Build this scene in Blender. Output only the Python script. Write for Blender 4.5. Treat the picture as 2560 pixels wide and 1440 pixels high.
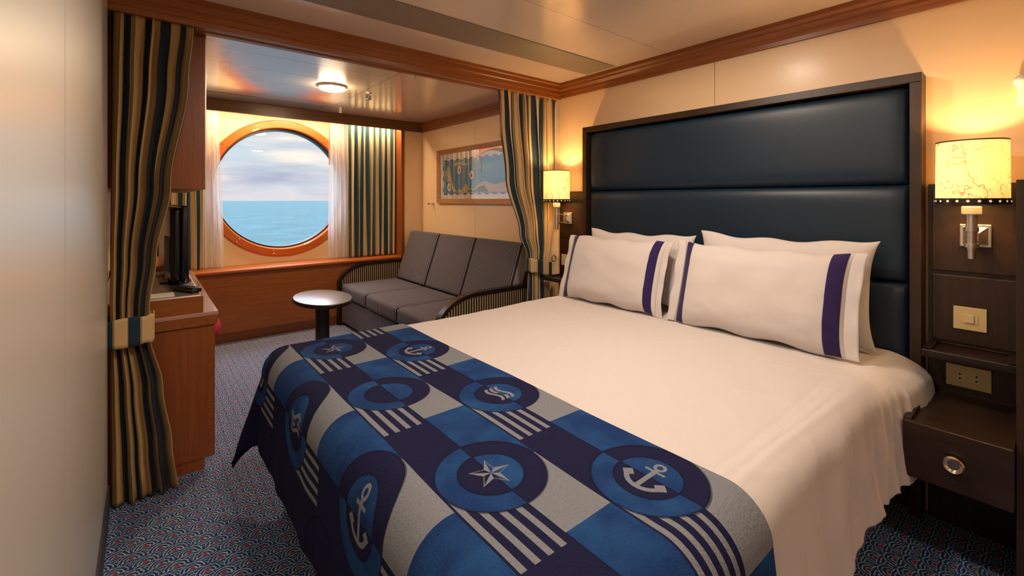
import bpy, bmesh, math, random
from math import sin, cos, pi, sqrt, hypot, radians, atan2
from mathutils import Vector, Matrix, noise as mnoise
random.seed(7)
for o in list(bpy.data.objects): bpy.data.objects.remove(o)
S = bpy.context.scene
COL = S.collection

# ---------------------------------------------------------------- camera
F_PX, CAMZ = 1122.0, 1.24
cd = bpy.data.cameras.new('camera'); cam = bpy.data.objects.new('camera', cd); COL.objects.link(cam)
cd.sensor_fit = 'HORIZONTAL'; cd.sensor_width = 36.0; cd.lens = 36.0*F_PX/2560.0
cd.shift_y = -220.0/2560.0; cd.clip_start = 0.02; cd.clip_end = 20000
cam.location = (0, 0, CAMZ); cam.rotation_euler = (radians(90), 0, -radians(39.2))
S.camera = cam

# ---------------------------------------------------------------- colour management
S.view_settings.view_transform = 'Standard'; S.view_settings.look = 'None'
S.view_settings.gamma = 1.0; S.view_settings.use_curve_mapping = False
S.view_settings.exposure = 0.16
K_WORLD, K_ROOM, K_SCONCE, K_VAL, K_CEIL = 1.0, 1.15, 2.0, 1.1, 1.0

def srgb(h):
    if isinstance(h, str):
        h = h.lstrip('#'); v = [int(h[i:i+2], 16)/255 for i in (0, 2, 4)]
    else: v = h
    return tuple((c/12.92 if c <= .04045 else ((c+.055)/1.055)**2.4) for c in v) + (1.0,)

# ---------------------------------------------------------------- node expression helper
class E:
    nt = None
    def __init__(s, v): s.v = v
    @staticmethod
    def op(o, *a):
        n = E.nt.nodes.new('ShaderNodeMath'); n.operation = o
        for i, x in enumerate(a):
            x = x.v if isinstance(x, E) else x
            if isinstance(x, (int, float)): n.inputs[i].default_value = x
            else: E.nt.links.new(x, n.inputs[i])
        return E(n.outputs[0])
    def __add__(s, o): return E.op('ADD', s, o)
    __radd__ = __add__
    def __sub__(s, o): return E.op('SUBTRACT', s, o)
    def __rsub__(s, o): return E.op('SUBTRACT', o, s)
    def __mul__(s, o): return E.op('MULTIPLY', s, o)
    __rmul__ = __mul__
    def __truediv__(s, o): return E.op('DIVIDE', s, o)
    def lt(s, o): return E.op('LESS_THAN', s, o)
    def gt(s, o): return E.op('GREATER_THAN', s, o)
    def abs(s): return E.op('ABSOLUTE', s)
    def floor(s): return E.op('FLOOR', s)
    def fract(s): return E.op('FRACT', s)
    def sin(s): return E.op('SINE', s)
    def sqrt(s): return E.op('SQRT', s)
    def max(s, o): return E.op('MAXIMUM', s, o)
    def min(s, o): return E.op('MINIMUM', s, o)
    def eq(s, o): return (s-o).abs().lt(.4)
    def inv(s): return 1.0-s
def hyp(a, b): return (a*a+b*b).sqrt()
def band(x, c, h): return (x-c).abs().lt(h)
def colmix(a, b, f):
    n = E.nt.nodes.new('ShaderNodeMix'); n.data_type = 'RGBA'
    for sock, x in ((n.inputs[6], a), (n.inputs[7], b)):
        if isinstance(x, tuple): sock.default_value = x
        else: E.nt.links.new(x, sock)
    f = f.v if isinstance(f, E) else f
    if isinstance(f, (int, float)): n.inputs[0].default_value = f
    else: E.nt.links.new(f, n.inputs[0])
    return n.outputs[2]
def coords(kind='Object'):
    t = E.nt.nodes.new('ShaderNodeTexCoord'); s = E.nt.nodes.new('ShaderNodeSeparateXYZ')
    E.nt.links.new(t.outputs[kind], s.inputs[0]); return E(s.outputs[0]), E(s.outputs[1]), E(s.outputs[2]), t.outputs[kind]
def tnoise(vec, scale=(1, 1, 1), sc=5, detail=3, rough=.5, off=(0, 0, 0), out='Fac', dist=0):
    m = E.nt.nodes.new('ShaderNodeMapping'); m.inputs['Scale'].default_value = scale; m.inputs['Location'].default_value = off
    E.nt.links.new(vec, m.inputs[0]); n = E.nt.nodes.new('ShaderNodeTexNoise')
    n.inputs['Scale'].default_value = sc; n.inputs['Detail'].default_value = detail; n.inputs['Roughness'].default_value = rough
    n.inputs['Distortion'].default_value = dist
    E.nt.links.new(m.outputs[0], n.inputs[0]); return E(n.outputs[out]) if out == 'Fac' else n.outputs[out]
def ramp(f, stops):
    n = E.nt.nodes.new('ShaderNodeValToRGB'); E.nt.links.new(f.v, n.inputs[0]); cr = n.color_ramp
    while len(cr.elements) < len(stops): cr.elements.new(.5)
    for e, (p, c) in zip(cr.elements, stops): e.position = p; e.color = c
    return n.outputs[0]
def bump(h, strength=.3, dist=.002):
    b = E.nt.nodes.new('ShaderNodeBump'); b.inputs['Strength'].default_value = strength; b.inputs['Distance'].default_value = dist
    E.nt.links.new(h.v, b.inputs['Height']); E.nt.links.new(b.outputs[0], E.bsdf.inputs['Normal'])
MATS = {}
def newmat(name, color='#ffffff', rough=.5, metal=0., spec=.5, **kw):
    m = bpy.data.materials.new(name); m.use_nodes = True; E.nt = m.node_tree
    b = E.nt.nodes['Principled BSDF']; E.bsdf = b
    b.inputs['Base Color'].default_value = srgb(color) if not (isinstance(color, tuple) and len(color) == 4) else color
    b.inputs['Roughness'].default_value = rough; b.inputs['Metallic'].default_value = metal
    b.inputs['Specular IOR Level'].default_value = spec
    for k, v in kw.items(): b.inputs[k.replace('_', ' ')].default_value = v
    MATS[name] = m; return m
def setcol(s): E.nt.links.new(s.v if isinstance(s, E) else s, E.bsdf.inputs['Base Color'])

def wood(name, c1, c2, c3, axis='x', rough=.35, scale=1.0, spec=.5):
    m = newmat(name, c1, rough, spec=spec); x, y, z, v = coords()
    sc = {'x': (1.2, 26, 26), 'y': (26, 1.2, 26), 'z': (26, 26, 1.2)}[axis]
    n = tnoise(v, sc, 2.2*scale, 5, .6, dist=.4); n2 = tnoise(v, tuple(q*4 for q in sc), 4*scale, 2)
    f = n*.75+n2*.25
    setcol(ramp(f, [(.3, srgb(c2)), (.5, srgb(c1)), (.72, srgb(c3))])); bump(n2, .06, .001); return m
WX = wood('cherry_x', '#93531f', '#824617', '#a2602a', 'x')
WY = wood('cherry_y', '#8c4f20', '#7a4016', '#9a5d2a', 'y')
WZ = wood('cherry_z', '#8a4a20', '#7b3e18', '#9a5626', 'z')
WSILL = wood('sill_wood', '#a8581f', '#954b18', '#b9672a', 'x', .28)
DARKW = wood('walnut', '#2e1b0c', '#211306', '#3a2414', 'z', .4)
DARKY = wood('walnut_y', '#26160e', '#1b0f09', '#332015', 'y', .4)
FRAMEW = wood('oak_frame', '#a8733a', '#8f5d2a', '#bd8749', 'y', .35)

def panel_mat(name, c, rough, coat=0.0, crough=.22, ior=1.5):
    m = newmat(name, c, rough); x, y, z, v = coords(); n = tnoise(v, (1, 1, 1), 260, 2); bump(n, .035, .0006)
    b = E.bsdf; b.inputs['Coat Weight'].default_value = coat; b.inputs['Coat Roughness'].default_value = crough; b.inputs['Coat IOR'].default_value = ior; return m
WALL = panel_mat('wall_laminate', '#e7c69c', .42, .2)
WALLL = panel_mat('wardrobe_laminate', '#d6d1c4', .40, 1.0, .30, 1.9)
def ceil_mat():
    m = newmat('ceiling_panels', '#e6d8c6', .3); x, y, z, v = coords()
    far = y.gt(2.48)*x.lt(1.34)
    s1 = far*(((y-3.01)/.325+.5).fract()-.5).abs().lt(.009)
    s2 = y.gt(2.48)*band(x, 1.34, .004)
    s3 = y.lt(2.3)*((y-1.47)/1.1+.5).fract().__sub__(.5).abs().lt(.0016)
    s = s1.max(s2).max(s3)
    setcol(colmix(srgb('#ead5c0'), srgb('#8c7a6a'), s))
    bump(s.inv(), .4, .002); E.bsdf.inputs['Coat Weight'].default_value = 1.0; E.bsdf.inputs['Coat Roughness'].default_value = .16
    return m
CEIL = ceil_mat()
def perf_mat():
    m = newmat('perforated_metal', '#b7a793', .45); x, y, z, v = coords()
    p = .0085
    fx = (x/p).fract()-.5; fy = (y/p+(x/p).floor()*.5).fract()-.5
    h = hyp(fx, fy).lt(.3); setcol(colmix(srgb('#a8967f'), srgb('#3b3026'), h)); return m
PERF = perf_mat()
def carpet_mat():
    m = newmat('carpet_waves', '#304a70', .95, spec=.1); x, y, z, v = coords()
    jx = tnoise(v, (1, 1, 1), 90, 2)-.5; jy = tnoise(v, (1, 1, 1), 90, 2, off=(7, 3, 1))-.5
    x = x+jx*.009; y = y+jy*.009
    w, p, r = .08, .045, .074
    j0 = (y/p).floor()
    best = None
    cream, blue, red = srgb('#c6c4c8'), srgb('#1d4f86'), srgb('#b8303a')
    fac = None; redm = None
    # rows from the furthest below (drawn last) to the nearest
    for k in (0, 1):
        j = j0-k; cy = j*p; odd = (j*.5).fract()*w
        dx = ((x-odd)/w+.5).fract()*w-w/2; dy = y-cy
        d = hyp(dx, dy*1.0)
        inside = d.lt(.0400) if k == 0 else d.lt(.058)
        ringm = (d/.0112+.10).fract().gt(.33)
        rr = (dx.abs()+ (dy-.006).abs()).lt(.0082)
        wob = ringm
        if fac is None: fac, redm, ins0 = wob, rr, inside
        else:
            fac = ins0*fac+ins0.inv()*wob; redm = ins0*redm + ins0.inv()*rr
    c = colmix(cream, blue, fac); c = colmix(c, red, redm)
    n = tnoise(v, (1, 1, 1), 500, 2)
    c = colmix(c, srgb('#20232c'), (n-.4).max(0)*.7); setcol(c); bump(n+fac*.4, .5, .003); return m
CARPET = carpet_mat()

NAVYC, GOLDC = srgb('#1c3242'), srgb('#c8a877')
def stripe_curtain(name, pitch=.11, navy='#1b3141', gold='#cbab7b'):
    m = newmat(name, '#1c3040', .75, spec=.25); u, vv, _, v = coords('UV')
    f = (u/pitch).fract(); st = f.gt(.53)
    e = (f-.5).abs().lt(.035).max(f.lt(.03))
    n = tnoise(v, (1, 1, 1), 900, 1)
    c = colmix(srgb(navy), srgb(gold), st); c = colmix(c, srgb('#8d7a50'), e); c = colmix(c, srgb('#000000'), (n-.5).abs()*.3)
    setcol(c); E.bsdf.inputs['Sheen Weight'].default_value = .1
    return m
CURT = stripe_curtain('curtain_stripes')
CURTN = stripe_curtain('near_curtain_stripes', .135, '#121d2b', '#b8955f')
CURTW = stripe_curtain('window_curtain_stripes', .12, '#213f48', '#cfb78e')
def sheer():
    m = bpy.data.materials.new('sheer_voile'); m.use_nodes = True; nt = m.node_tree; nt.nodes.clear(); E.nt = nt
    o = nt.nodes.new('ShaderNodeOutputMaterial'); t = nt.nodes.new('ShaderNodeBsdfTransparent'); d = nt.nodes.new('ShaderNodeBsdfDiffuse')
    tl = nt.nodes.new('ShaderNodeBsdfTranslucent'); a = nt.nodes.new('ShaderNodeMixShader'); b = nt.nodes.new('ShaderNodeMixShader')
    d.inputs[0].default_value = tl.inputs[0].default_value = (.9, .9, .9, 1); a.inputs[0].default_value = .6; b.inputs[0].default_value = .66
    nt.links.new(d.outputs[0], a.inputs[1]); nt.links.new(tl.outputs[0], a.inputs[2]); nt.links.new(t.outputs[0], b.inputs[1]); nt.links.new(a.outputs[0], b.inputs[2])
    nt.links.new(b.outputs[0], o.inputs[0]); return m
SHEER = sheer()
def glass_mat(name, boost=.04, rough=0.0):
    m = bpy.data.materials.new(name); m.use_nodes = True; nt = m.node_tree; nt.nodes.clear(); E.nt = nt
    o = nt.nodes.new('ShaderNodeOutputMaterial'); t = nt.nodes.new('ShaderNodeBsdfTransparent'); g = nt.nodes.new('ShaderNodeBsdfGlossy')
    g.inputs['Roughness'].default_value = rough; f = nt.nodes.new('ShaderNodeLayerWeight'); f.inputs[0].default_value = .5
    mx = nt.nodes.new('ShaderNodeMixShader'); ff = E.op('POWER', E(f.outputs['Facing']), 5)*(1-boost)+boost
    nt.links.new(ff.v, mx.inputs[0]); nt.links.new(t.outputs[0], mx.inputs[1]); nt.links.new(g.outputs[0], mx.inputs[2]); nt.links.new(mx.outputs[0], o.inputs[0]); return m
GLASS = glass_mat('window_glass', .012); PGLASS = glass_mat('picture_glass', .15)

METAL = newmat('brushed_nickel', '#d8cfc4', .3, .9); CHROME = newmat('chrome', '#d9cdbd', .15, 1.0)
STEELD = newmat('dark_steel', '#4a4642', .3, .9)
PORTR = newmat('porthole_copper', '#c4621c', .38, .25, .5, Coat_Weight=.3)
WHITEM = newmat('white_enamel', '#e8e2da', .35); BLACKP = newmat('black_plastic', '#0c0d0f', .28)
GREYP = newmat('grey_rubber', '#3a3d42', .6)
IVORY = newmat('ivory_plastic', '#d8bf86', .4); IVORY2 = newmat('ivory_button', '#dcc79a', .35); HOLE = newmat('black_hole', '#0a0806', .8)
SCREEN = newmat('dark_screen', '#07090c', .12)
def linen(name, c, sc=700):
    m = newmat(name, c, .85, spec=.2); x, y, z, v = coords(); n = tnoise(v, (1, 1, 1), sc, 2); w = tnoise(v, (1, 1, 1), 7, 3, dist=.6)
    bump(n*.12+w*.9, .35, .006); E.bsdf.inputs['Sheen Weight'].default_value = .15; return m
LINEN = linen('white_linen', '#cec6c3'); RIB = linen('navy_ribbon', '#2b1f52')
def leather():
    m = newmat('navy_leather', '#0a2233', .44); x, y, z, v = coords(); n = tnoise(v, (1, 1, 1), 220, 3); bump(n, .25, .001); return m
LEATH = leather()
def pin(name, axis, dark='#26242c', light='#8f8577', pitch=.0165, duty=.36):
    m = newmat(name, dark, .8, spec=.2); c3 = coords(); a = c3[{'x': 0, 'y': 1, 'z': 2}[axis]]
    f = (a/pitch).fract(); st = f.lt(duty); n = tnoise(c3[3], (1, 1, 1), 600, 1)
    c = colmix(srgb(dark), srgb(light), st); setcol(colmix(c, srgb('#17161c'), (n-.4).max(0)*.8)); bump(st, .3, .001); return m
PINY = pin('pinstripe_sofa', 'y', '#2a2836', '#938a8c'); PINX = pin('pinstripe_arm', 'x', '#1a1614', '#b79c78', .021, .42)
SOFAW = newmat('sofa_black_wood', '#1d1410', .25)
TABT = newmat('table_laminate', '#8a8f9c', .3, Coat_Weight=1.0, Coat_Roughness=.16, Coat_IOR=2.0)
PINK = newmat('pink_upholstery', '#c81648', .8)
def emi(name, c, s):
    m = bpy.data.materials.new(name); m.use_nodes = True; nt = m.node_tree; nt.nodes.clear(); E.nt = nt
    o = nt.nodes.new('ShaderNodeOutputMaterial'); e = nt.nodes.new('ShaderNodeEmission'); e.inputs[0].default_value = srgb(c); e.inputs[1].default_value = s
    nt.links.new(e.outputs[0], o.inputs[0]); return m
def shade_mat():
    m = newmat('parchment_shade', '#f3dd9c', .7); x, y, z, v = coords()
    n = tnoise(v, (1, 1, 1), 9, 3, .55); n2 = tnoise(v, (1, 1, 1), 20, 1, .5, (3, 1, 2))
    ln = (n-.5).abs().lt(.006).max((n2-.56).abs().lt(.004)); a2 = (hyp(y, z-.13)/.045).fract().lt(.02); ln = ln.max(a2*.5)
    c = colmix(srgb('#f7e9cc'), srgb('#c99a58'), ln*.7); setcol(c)
    nt = E.nt; em = nt.nodes.new('ShaderNodeEmission'); nt.links.new(colmix(srgb('#ffd078'), srgb('#c07c2c'), ln*.8), em.inputs[0]); em.inputs[1].default_value = .34
    tl = nt.nodes.new('ShaderNodeBsdfTranslucent'); nt.links.new(c, tl.inputs[0]); mx = nt.nodes.new('ShaderNodeMixShader'); mx.inputs[0].default_value = .22
    ad = nt.nodes.new('ShaderNodeAddShader'); o = nt.nodes['Material Output']
    nt.links.new(E.bsdf.outputs[0], mx.inputs[1]); nt.links.new(tl.outputs[0], mx.inputs[2]); nt.links.new(mx.outputs[0], ad.inputs[0]); nt.links.new(em.outputs[0], ad.inputs[1])
    nt.links.new(ad.outputs[0], o.inputs[0]); return m
SHADE = shade_mat()
def runner_mat():
    m = newmat('woven_runner', '#1b3c68', .9, spec=.15); u, vv, _, uvv = coords('UV')
    pw, ph = .255, .53
    i = ((.9675-u)/pw).floor(); lx = u-(.84-i*pw)
    phi = i.eq(0)*.565+i.eq(1)*.26+i.eq(2)*.43+i.eq(3)*.13
    q = (vv-phi)/ph+.5; k = q.floor(); yy = (q-k-.5)*ph
    right = lx.gt(0); d = hyp(lx, yy)
    lower = band(yy, -.1125, .1125)
    stripes = (lx+.122).__truediv__(.0305).fract().lt(.45)*band(yy, -.12, .125)*band(lx, -.066, .056)*right.inv()
    # 0 navy, 1 blue, 2 grey
    blue = right*lower.inv(); grey = (right*lower).max(stripes)
    o = d.lt(.123); inn = d.lt(.073)
    blue = o.inv()*blue + o*inn.inv()*right.inv() + inn*right
    grey = o.inv()*grey
    # emblems: up = +lx
    t, w = lx, yy
    ang = E.op('ARCTAN2', w, t)/(2*pi/5); f = (ang+.5).fract()-.5; a = f.abs()*(2*pi/5)
    px = d*E.op('COSINE', a); py = d*a.sin(); R, ri = .05, .02
    P1 = (ri*cos(pi/5), ri*sin(pi/5)); nx, ny = P1[1], R-P1[0]
    es = (px-R)*nx+py*ny
    star = es.lt(0)*f.gt(0).max(es.gt(-.00006)).min(1.0)
    star = star.min(1.0)
    w0 = w; t0 = t; t = t*.78; w = w*.78
    shank = w.abs().lt(.0045)*band(t, -.004, .032); stock = band(t, .020, .0028)*w.abs().lt(.019)
    ring = (hyp(w, t-.036)-.0085).abs().lt(.003); arc = (hyp(w, t+.002)-.034).abs().lt(.0045)*t.lt(-.014)
    fl = ((w.abs()-.031).abs()+(t+.012).abs()).lt(.012)
    anchor = shank.max(stock).max(ring).max(arc).max(fl)
    tt = t+(w*90).sin()*.006; flag = w.abs().lt(.036)*tt.abs().lt(.021)*(tt/.014+.2).fract().lt(.62)*(hyp(w+.006, tt-.002).gt(.009))
    idn = i*10+k
    isst = idn.eq(11)+idn.eq(13); isan = idn.eq(0)+idn.eq(2)+idn.eq(21)+idn.eq(23); isfl = idn.eq(1)+idn.eq(3)+idn.eq(22)
    em = (isst*star+isan*anchor+isfl*flag).min(1.0)
    grey = grey.max(em); core = i.lt(2.5); grey = grey*core; blue = blue*core*(grey.inv())
    n = tnoise(uvv, (1, 1, 1), 160, 4, .7); n2 = tnoise(uvv, (1, 1, 1), 9, 3)
    c = colmix(srgb('#181a3e'), srgb('#16366a'), blue)
    c = colmix(c, srgb('#2a5f96'), blue*(n2-.4).max(0)*1.6); c = colmix(c, srgb('#7e828a'), grey)
    c = colmix(c, srgb('#0c0f22'), (n-.45).max(0)*.7)
    edge = (d-.123).abs().lt(.003).max((d-.073).abs().lt(.0025)).max(lx.abs().lt(.002)*grey.inv())
    setcol(colmix(c, srgb('#0c0d24'), edge*.7))
    bump(edge.inv()*1.0+blue*.5+n*.35, 1.0, .011); return m
RUN = runner_mat()
RUNB = newmat('runner_backing', '#0e1119', .9)
def sea_mat():
    m = newmat('sea_water', '#3d7ea0', .6, spec=.08); x, y, z, v = coords()
    n = tnoise(v, (1, 1, 1), .05, 8, .65); n2 = tnoise(v, (1, 1, 1), .6, 4, .6)
    setcol(ramp(n, [(.3, srgb('#1e3d43')), (.6, srgb('#284a52')), (.75, srgb('#355c61'))])); bump(n2+n, .5, .6); return m
SEA = sea_mat()

# ---------------------------------------------------------------- world
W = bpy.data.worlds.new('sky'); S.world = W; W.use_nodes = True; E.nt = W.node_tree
x, y, z, v = coords('Generated')
n = tnoise(v, (1, 1, 4.2), 2.6, 6, .55, (2.3, .4, .1), dist=.3); n2 = tnoise(v, (1, 1, 7), 4.0, 4, .5, (5, 1, 2))
cl = n*.7+n2*.3
sky = ramp(z*1.0, [(0.0, srgb('#d6cfd6')), (.06, srgb('#c3d4dc')), (.25, srgb('#a9c6dc')), (1.0, srgb('#7fa6d0'))])
clo = ramp(n2, [(.36, srgb('#98a3bd')), (.5, srgb('#c3c4d0')), (.64, srgb('#f5ebdc'))])
skc = colmix(sky, clo, ((cl-.40)*7).max(0).min(1))
bg = E.nt.nodes['Background']; E.nt.links.new(skc, bg.inputs[0]); st = 1.08*K_WORLD*(1+((z-.19)*18).max(0).min(15.0)); E.nt.links.new(st.v, bg.inputs[1])  # extra sky strength above the visible elevation, added to push daylight into the cabin

# ---------------------------------------------------------------- mesh helpers
ROOT = {}
def bx(bm, x0, x1, y0, y1, z0, z1, bev=0, seg=2):
    r = bmesh.ops.create_cube(bm, size=1.0)
    M = Matrix.Translation(((x0+x1)/2, (y0+y1)/2, (z0+z1)/2)) @ Matrix.Diagonal((abs(x1-x0), abs(y1-y0), abs(z1-z0), 1))
    bmesh.ops.transform(bm, matrix=M, verts=r['verts'])
    if bev > 0:
        es = list({e for vv in r['verts'] for e in vv.link_edges})
        bmesh.ops.bevel(bm, geom=es, offset=bev, segments=seg, profile=.5, affect='EDGES')
def box(*a, **k): bm = bmesh.new(); bx(bm, *a, **k); return bm
def lathe(bm, c, prof, axis='z', n=40, closed=True):
    """prof: list of (r, h); revolve about axis through c"""
    def P(r, h, a):
        p, q = r*cos(a), r*sin(a)
        return Vector(c)+Vector({'z': (p, q, h), 'x': (h, p, q), 'y': (p, h, q)}[axis])
    rows = [[bm.verts.new(P(r, h, 2*pi*i/n)) for i in range(n)] for r, h in prof]
    for a, b in zip(rows, rows[1:]):
        for i in range(n): bm.faces.new((a[i], a[(i+1) % n], b[(i+1) % n], b[i]))
    if closed:
        for r in (rows[0], rows[-1]): bm.faces.new(r)
    return bm
def cyl(bm, c, r, h, axis='z', n=32, bev=0.0):
    if bev: return lathe(bm, c, [(r-bev, 0), (r, bev), (r, h-bev), (r-bev, h)], axis, n)
    return lathe(bm, c, [(r, 0), (r, h)], axis, n)
def torus(bm, c, R, r, axis='z', n=64, m=12):
    rows = []
    for i in range(n):
        a = 2*pi*i/n; row = []
        for j in range(m):
            b = 2*pi*j/m; rr = R+r*cos(b); h = r*sin(b); p, q = rr*cos(a), rr*sin(a)
            row.append(bm.verts.new(Vector(c)+Vector({'z': (p, q, h), 'x': (h, p, q), 'y': (p, h, q)}[axis])))
        rows.append(row)
    for i in range(n):
        for j in range(m): bm.faces.new((rows[i][j], rows[(i+1) % n][j], rows[(i+1) % n][(j+1) % m], rows[i][(j+1) % m]))
def prism(bm, poly, axis, a0, a1):
    """poly in the two other axes, extruded along axis"""
    def P(p, a): return {'x': (a, p[0], p[1]), 'y': (p[0], a, p[1]), 'z': (p[0], p[1], a)}[axis]
    A = [bm.verts.new(P(p, a0)) for p in poly]; B = [bm.verts.new(P(p, a1)) for p in poly]
    bm.faces.new(A); bm.faces.new(B[::-1]); k = len(poly)
    for i in range(k): bm.faces.new((A[i], A[(i+1) % k], B[(i+1) % k], B[i]))
    return bm
def grid(f, nu, nv, uvf=None):
    bm = bmesh.new(); uvl = bm.loops.layers.uv.new('UVMap'); V = []; UV = {}
    for i in range(nu+1):
        row = []
        for j in range(nv+1):
            vt = bm.verts.new(f(i/nu, j/nv)); row.append(vt); UV[vt] = uvf(i/nu, j/nv) if uvf else (i/nu, j/nv)
        V.append(row)
    for i in range(nu):
        for j in range(nv):
            fc = bm.faces.new((V[i][j], V[i+1][j], V[i+1][j+1], V[i][j+1]))
            for l in fc.loops: l[uvl].uv = UV[l.vert]
    return bm
def link(name, bm, m, parent=None, origin=None, smooth=False, angle=None):
    bmesh.ops.recalc_face_normals(bm, faces=bm.faces)
    me = bpy.data.meshes.new(name)
    if parent is not None: org = ROOT[parent.name]
    else: org = Vector(origin) if origin is not None else Vector((0, 0, 0))
    bmesh.ops.transform(bm, matrix=Matrix.Translation(-org), verts=bm.verts)
    bm.to_mesh(me); bm.free(); me.materials.append(m)
    if smooth:
        for p in me.polygons: p.use_smooth = True
        if angle:
            me.set_sharp_from_angle(angle=radians(angle))
    o = bpy.data.objects.new(name, me); COL.objects.link(o)
    if parent is not None: o.parent = parent
    else: o.location = org
    ROOT[o.name] = org; return o
def thing(name, label, cat, loc, group=None):
    o = bpy.data.objects.new(name, None); COL.objects.link(o); o.location = loc; o.empty_display_size = .1
    ROOT[o.name] = Vector(loc); return tag(o, label, cat, group)
def tag(o, label, cat, group=None):
    o['label'] = label; o['category'] = cat
    if group: o['group'] = group
    return o
def struct(name, bm, m, **k): o = link(name, bm, m, **k); o['kind'] = 'structure'; return o
def solid(o, t=.003, off=0): md = o.modifiers.new('thickness', 'SOLIDIFY'); md.thickness = t; md.offset = off; return o

# ---------------------------------------------------------------- room shell
XR, XL, XL2, YW, YN, ZC = 2.42, -.116, -.16, 4.58, -1.6, 2.105
YB = 2.38   # front face of the dividing beam
struct('floor', box(-.4, 2.6, YN-.1, 5.0, -.08, 0), CARPET)
struct('ceiling', box(-.4, 2.6, YN-.1, 5.05, ZC, ZC+.06), CEIL)
bm = bmesh.new()
for a, b in ((YN, .02), (.023, 1.205), (1.208, 2.40), (2.403, 3.52), (3.523, 4.95)): bx(bm, XR, XR+.03, a, b, 0, ZC)
bx(bm, XR+.012, XR+.08, YN, 4.95, 0, ZC); struct('wall_right', bm, WALL)
bm = bmesh.new()
for a, b in ((YN, -.05), (-.045, 1.162), (1.167, 2.345)): bx(bm, XL-.03, XL, a, b, 0, ZC)
bx(bm, XL-.2, XL-.028, YN, 2.34, 0, ZC)
struct('wall_left', bm, WALLL)
struct('wall_left_far', box(XL2-.064, XL2-.004, 2.34, 4.95, 0, ZC), WALL)
struct('wall_back', box(-.4, 2.6, YN-.08, YN, 0, ZC), WALL)
struct('trim_9', box(XL-.028, XL-.0012, 1.1622, 1.1668, 0, ZC), GREYP)
struct('baseboard_left', box(XL, XL+.006, YN, 2.345, 0, .13), GREYP)
struct('baseboard_right', box(XR-.008, XR, YN, .085, 0, .12), GREYP)
# near corner post by the window + wainscot + outer plating
YG = 4.87
struct('wall_far_corner', box(2.20, XR, YW, YW+.35, .0, ZC), WALL)
WAIN = WZ
bm = box(XL2, 2.2, YW, YW+.28, .06, .60); bx(bm, .55, .553, YW-.001, YW, .06, .6)
struct('wall_far', bm, WX)
struct('baseboard_far', box(XL2, XR, YW-.004, YW+.03, 0, .055+.03), wood('skirting', '#6b3a1c', '#5a2f14', '#7a4524', 'x'))
bm = bmesh.new(); bx(bm, XL2, 2.17, YW-.03, YG, .60, .632, .012, 4)
struct('trim_1', bm, WSILL, smooth=True, angle=40)
# plating with round opening
def plate():
    bm = bmesh.new(); cx, cz, R = 1.055, 1.355, .592; n = 96; x0, x1, z0, z1 = XL2, 2.2, .55, ZC+.05
    def edgept(a):
        c, s = cos(a), sin(a); t = 1e9
        if c > 1e-9: t = min(t, (x1-cx)/c)
        if c < -1e-9: t = min(t, (x0-cx)/c)
        if s > 1e-9: t = min(t, (z1-cz)/s)
        if s < -1e-9: t = min(t, (z0-cz)/s)
        return cx+c*t, cz+s*t
    angs = sorted([2*pi*i/n for i in range(n)]+[atan2(b-cz, a-cx) % (2*pi) for a in (x0, x1) for b in (z0, z1)])
    I = [bm.verts.new((cx+R*cos(a), YG, cz+R*sin(a))) for a in angs]; O = [bm.verts.new((edgept(a)[0], YG, edgept(a)[1])) for a in angs]
    J = [bm.verts.new((cx+R*cos(a), YG+.14, cz+R*sin(a))) for a in angs]; k = len(angs)
    Q = [bm.verts.new((edgept(a)[0], YG+.14, edgept(a)[1])) for a in angs]
    for i in range(k):
        j = (i+1) % k; bm.faces.new((I[i], I[j], O[j], O[i])); bm.faces.new((I[i], J[i], J[j], I[j])); bm.faces.new((J[i], Q[i], Q[j], J[j]))
    return bm
struct('wall_window', plate(), panel_mat('window_wall_paint', '#e6c99a', .5))
# porthole
win = bpy.data.objects.new('window_1', None); COL.objects.link(win); win.location = (1.055, YG, 1.355); ROOT['window_1'] = win.location.copy(); win['kind'] = 'structure'
WC = (1.055, YG, 1.355)
bm = lathe(bmesh.new(), WC, [(.592, .0), (.668, 0.0), (.668, -.012), (.660, -.020), (.598, -.020), (.590, -.012), (.590, .05), (.592, .0)], 'y', 128, closed=False)
link('window_frame', bm, PORTR, win, smooth=True, angle=35)
bm = lathe(bmesh.new(), WC, [(.590, .04), (.575, .04), (.572, .06), (.572, .12), (.592, .12)], 'y', 128, closed=False)
link('window_seal', bm, STEELD, win, smooth=True, angle=35)
link('window_pane', lathe(bmesh.new(), WC, [(.58, .10), (.58, .104)], 'y', 96), GLASS, win)
for i in range(12):
    a = 2*pi*(i+.5)/12+.12
    for r in (.612, .645):
        bm = bmesh.new(); cyl(bm, (WC[0]+r*cos(a), YG-.024, WC[2]+r*sin(a)), .0055, .006, 'y', 12, .0015); link('screw', bm, CHROME, win, smooth=True, angle=40)
# wooden jamb, valance, crown mouldings, beam
struct('trim_2', box(2.165, 2.20, YW-.012, YG, .632, ZC), WZ)
def crown(axis_from, axis_to, axis, base, sign, z0=1.998, z1=ZC, mat=None, name='trim_3', d=.045):
    prof = [(0, z0), (-.014, z0), (-.016, z0+.02), (-.022, z0+.03), (-.020, z0+.045), (-.036, z0+.062), (-.034, z0+.072), (-d, z0+.085), (-d, z1), (0, z1)]
    bm = bmesh.new(); prism(bm, [(base+sign*p, q) for p, q in prof], axis, axis_from, axis_to); return struct(name, bm, mat)
crown(YN, YB, 'y', XR, 1, mat=WY, name='trim_3')
crown(YB+.08, YW+.0, 'y', XR, 1, mat=WY, name='trim_4', d=.022)
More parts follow.
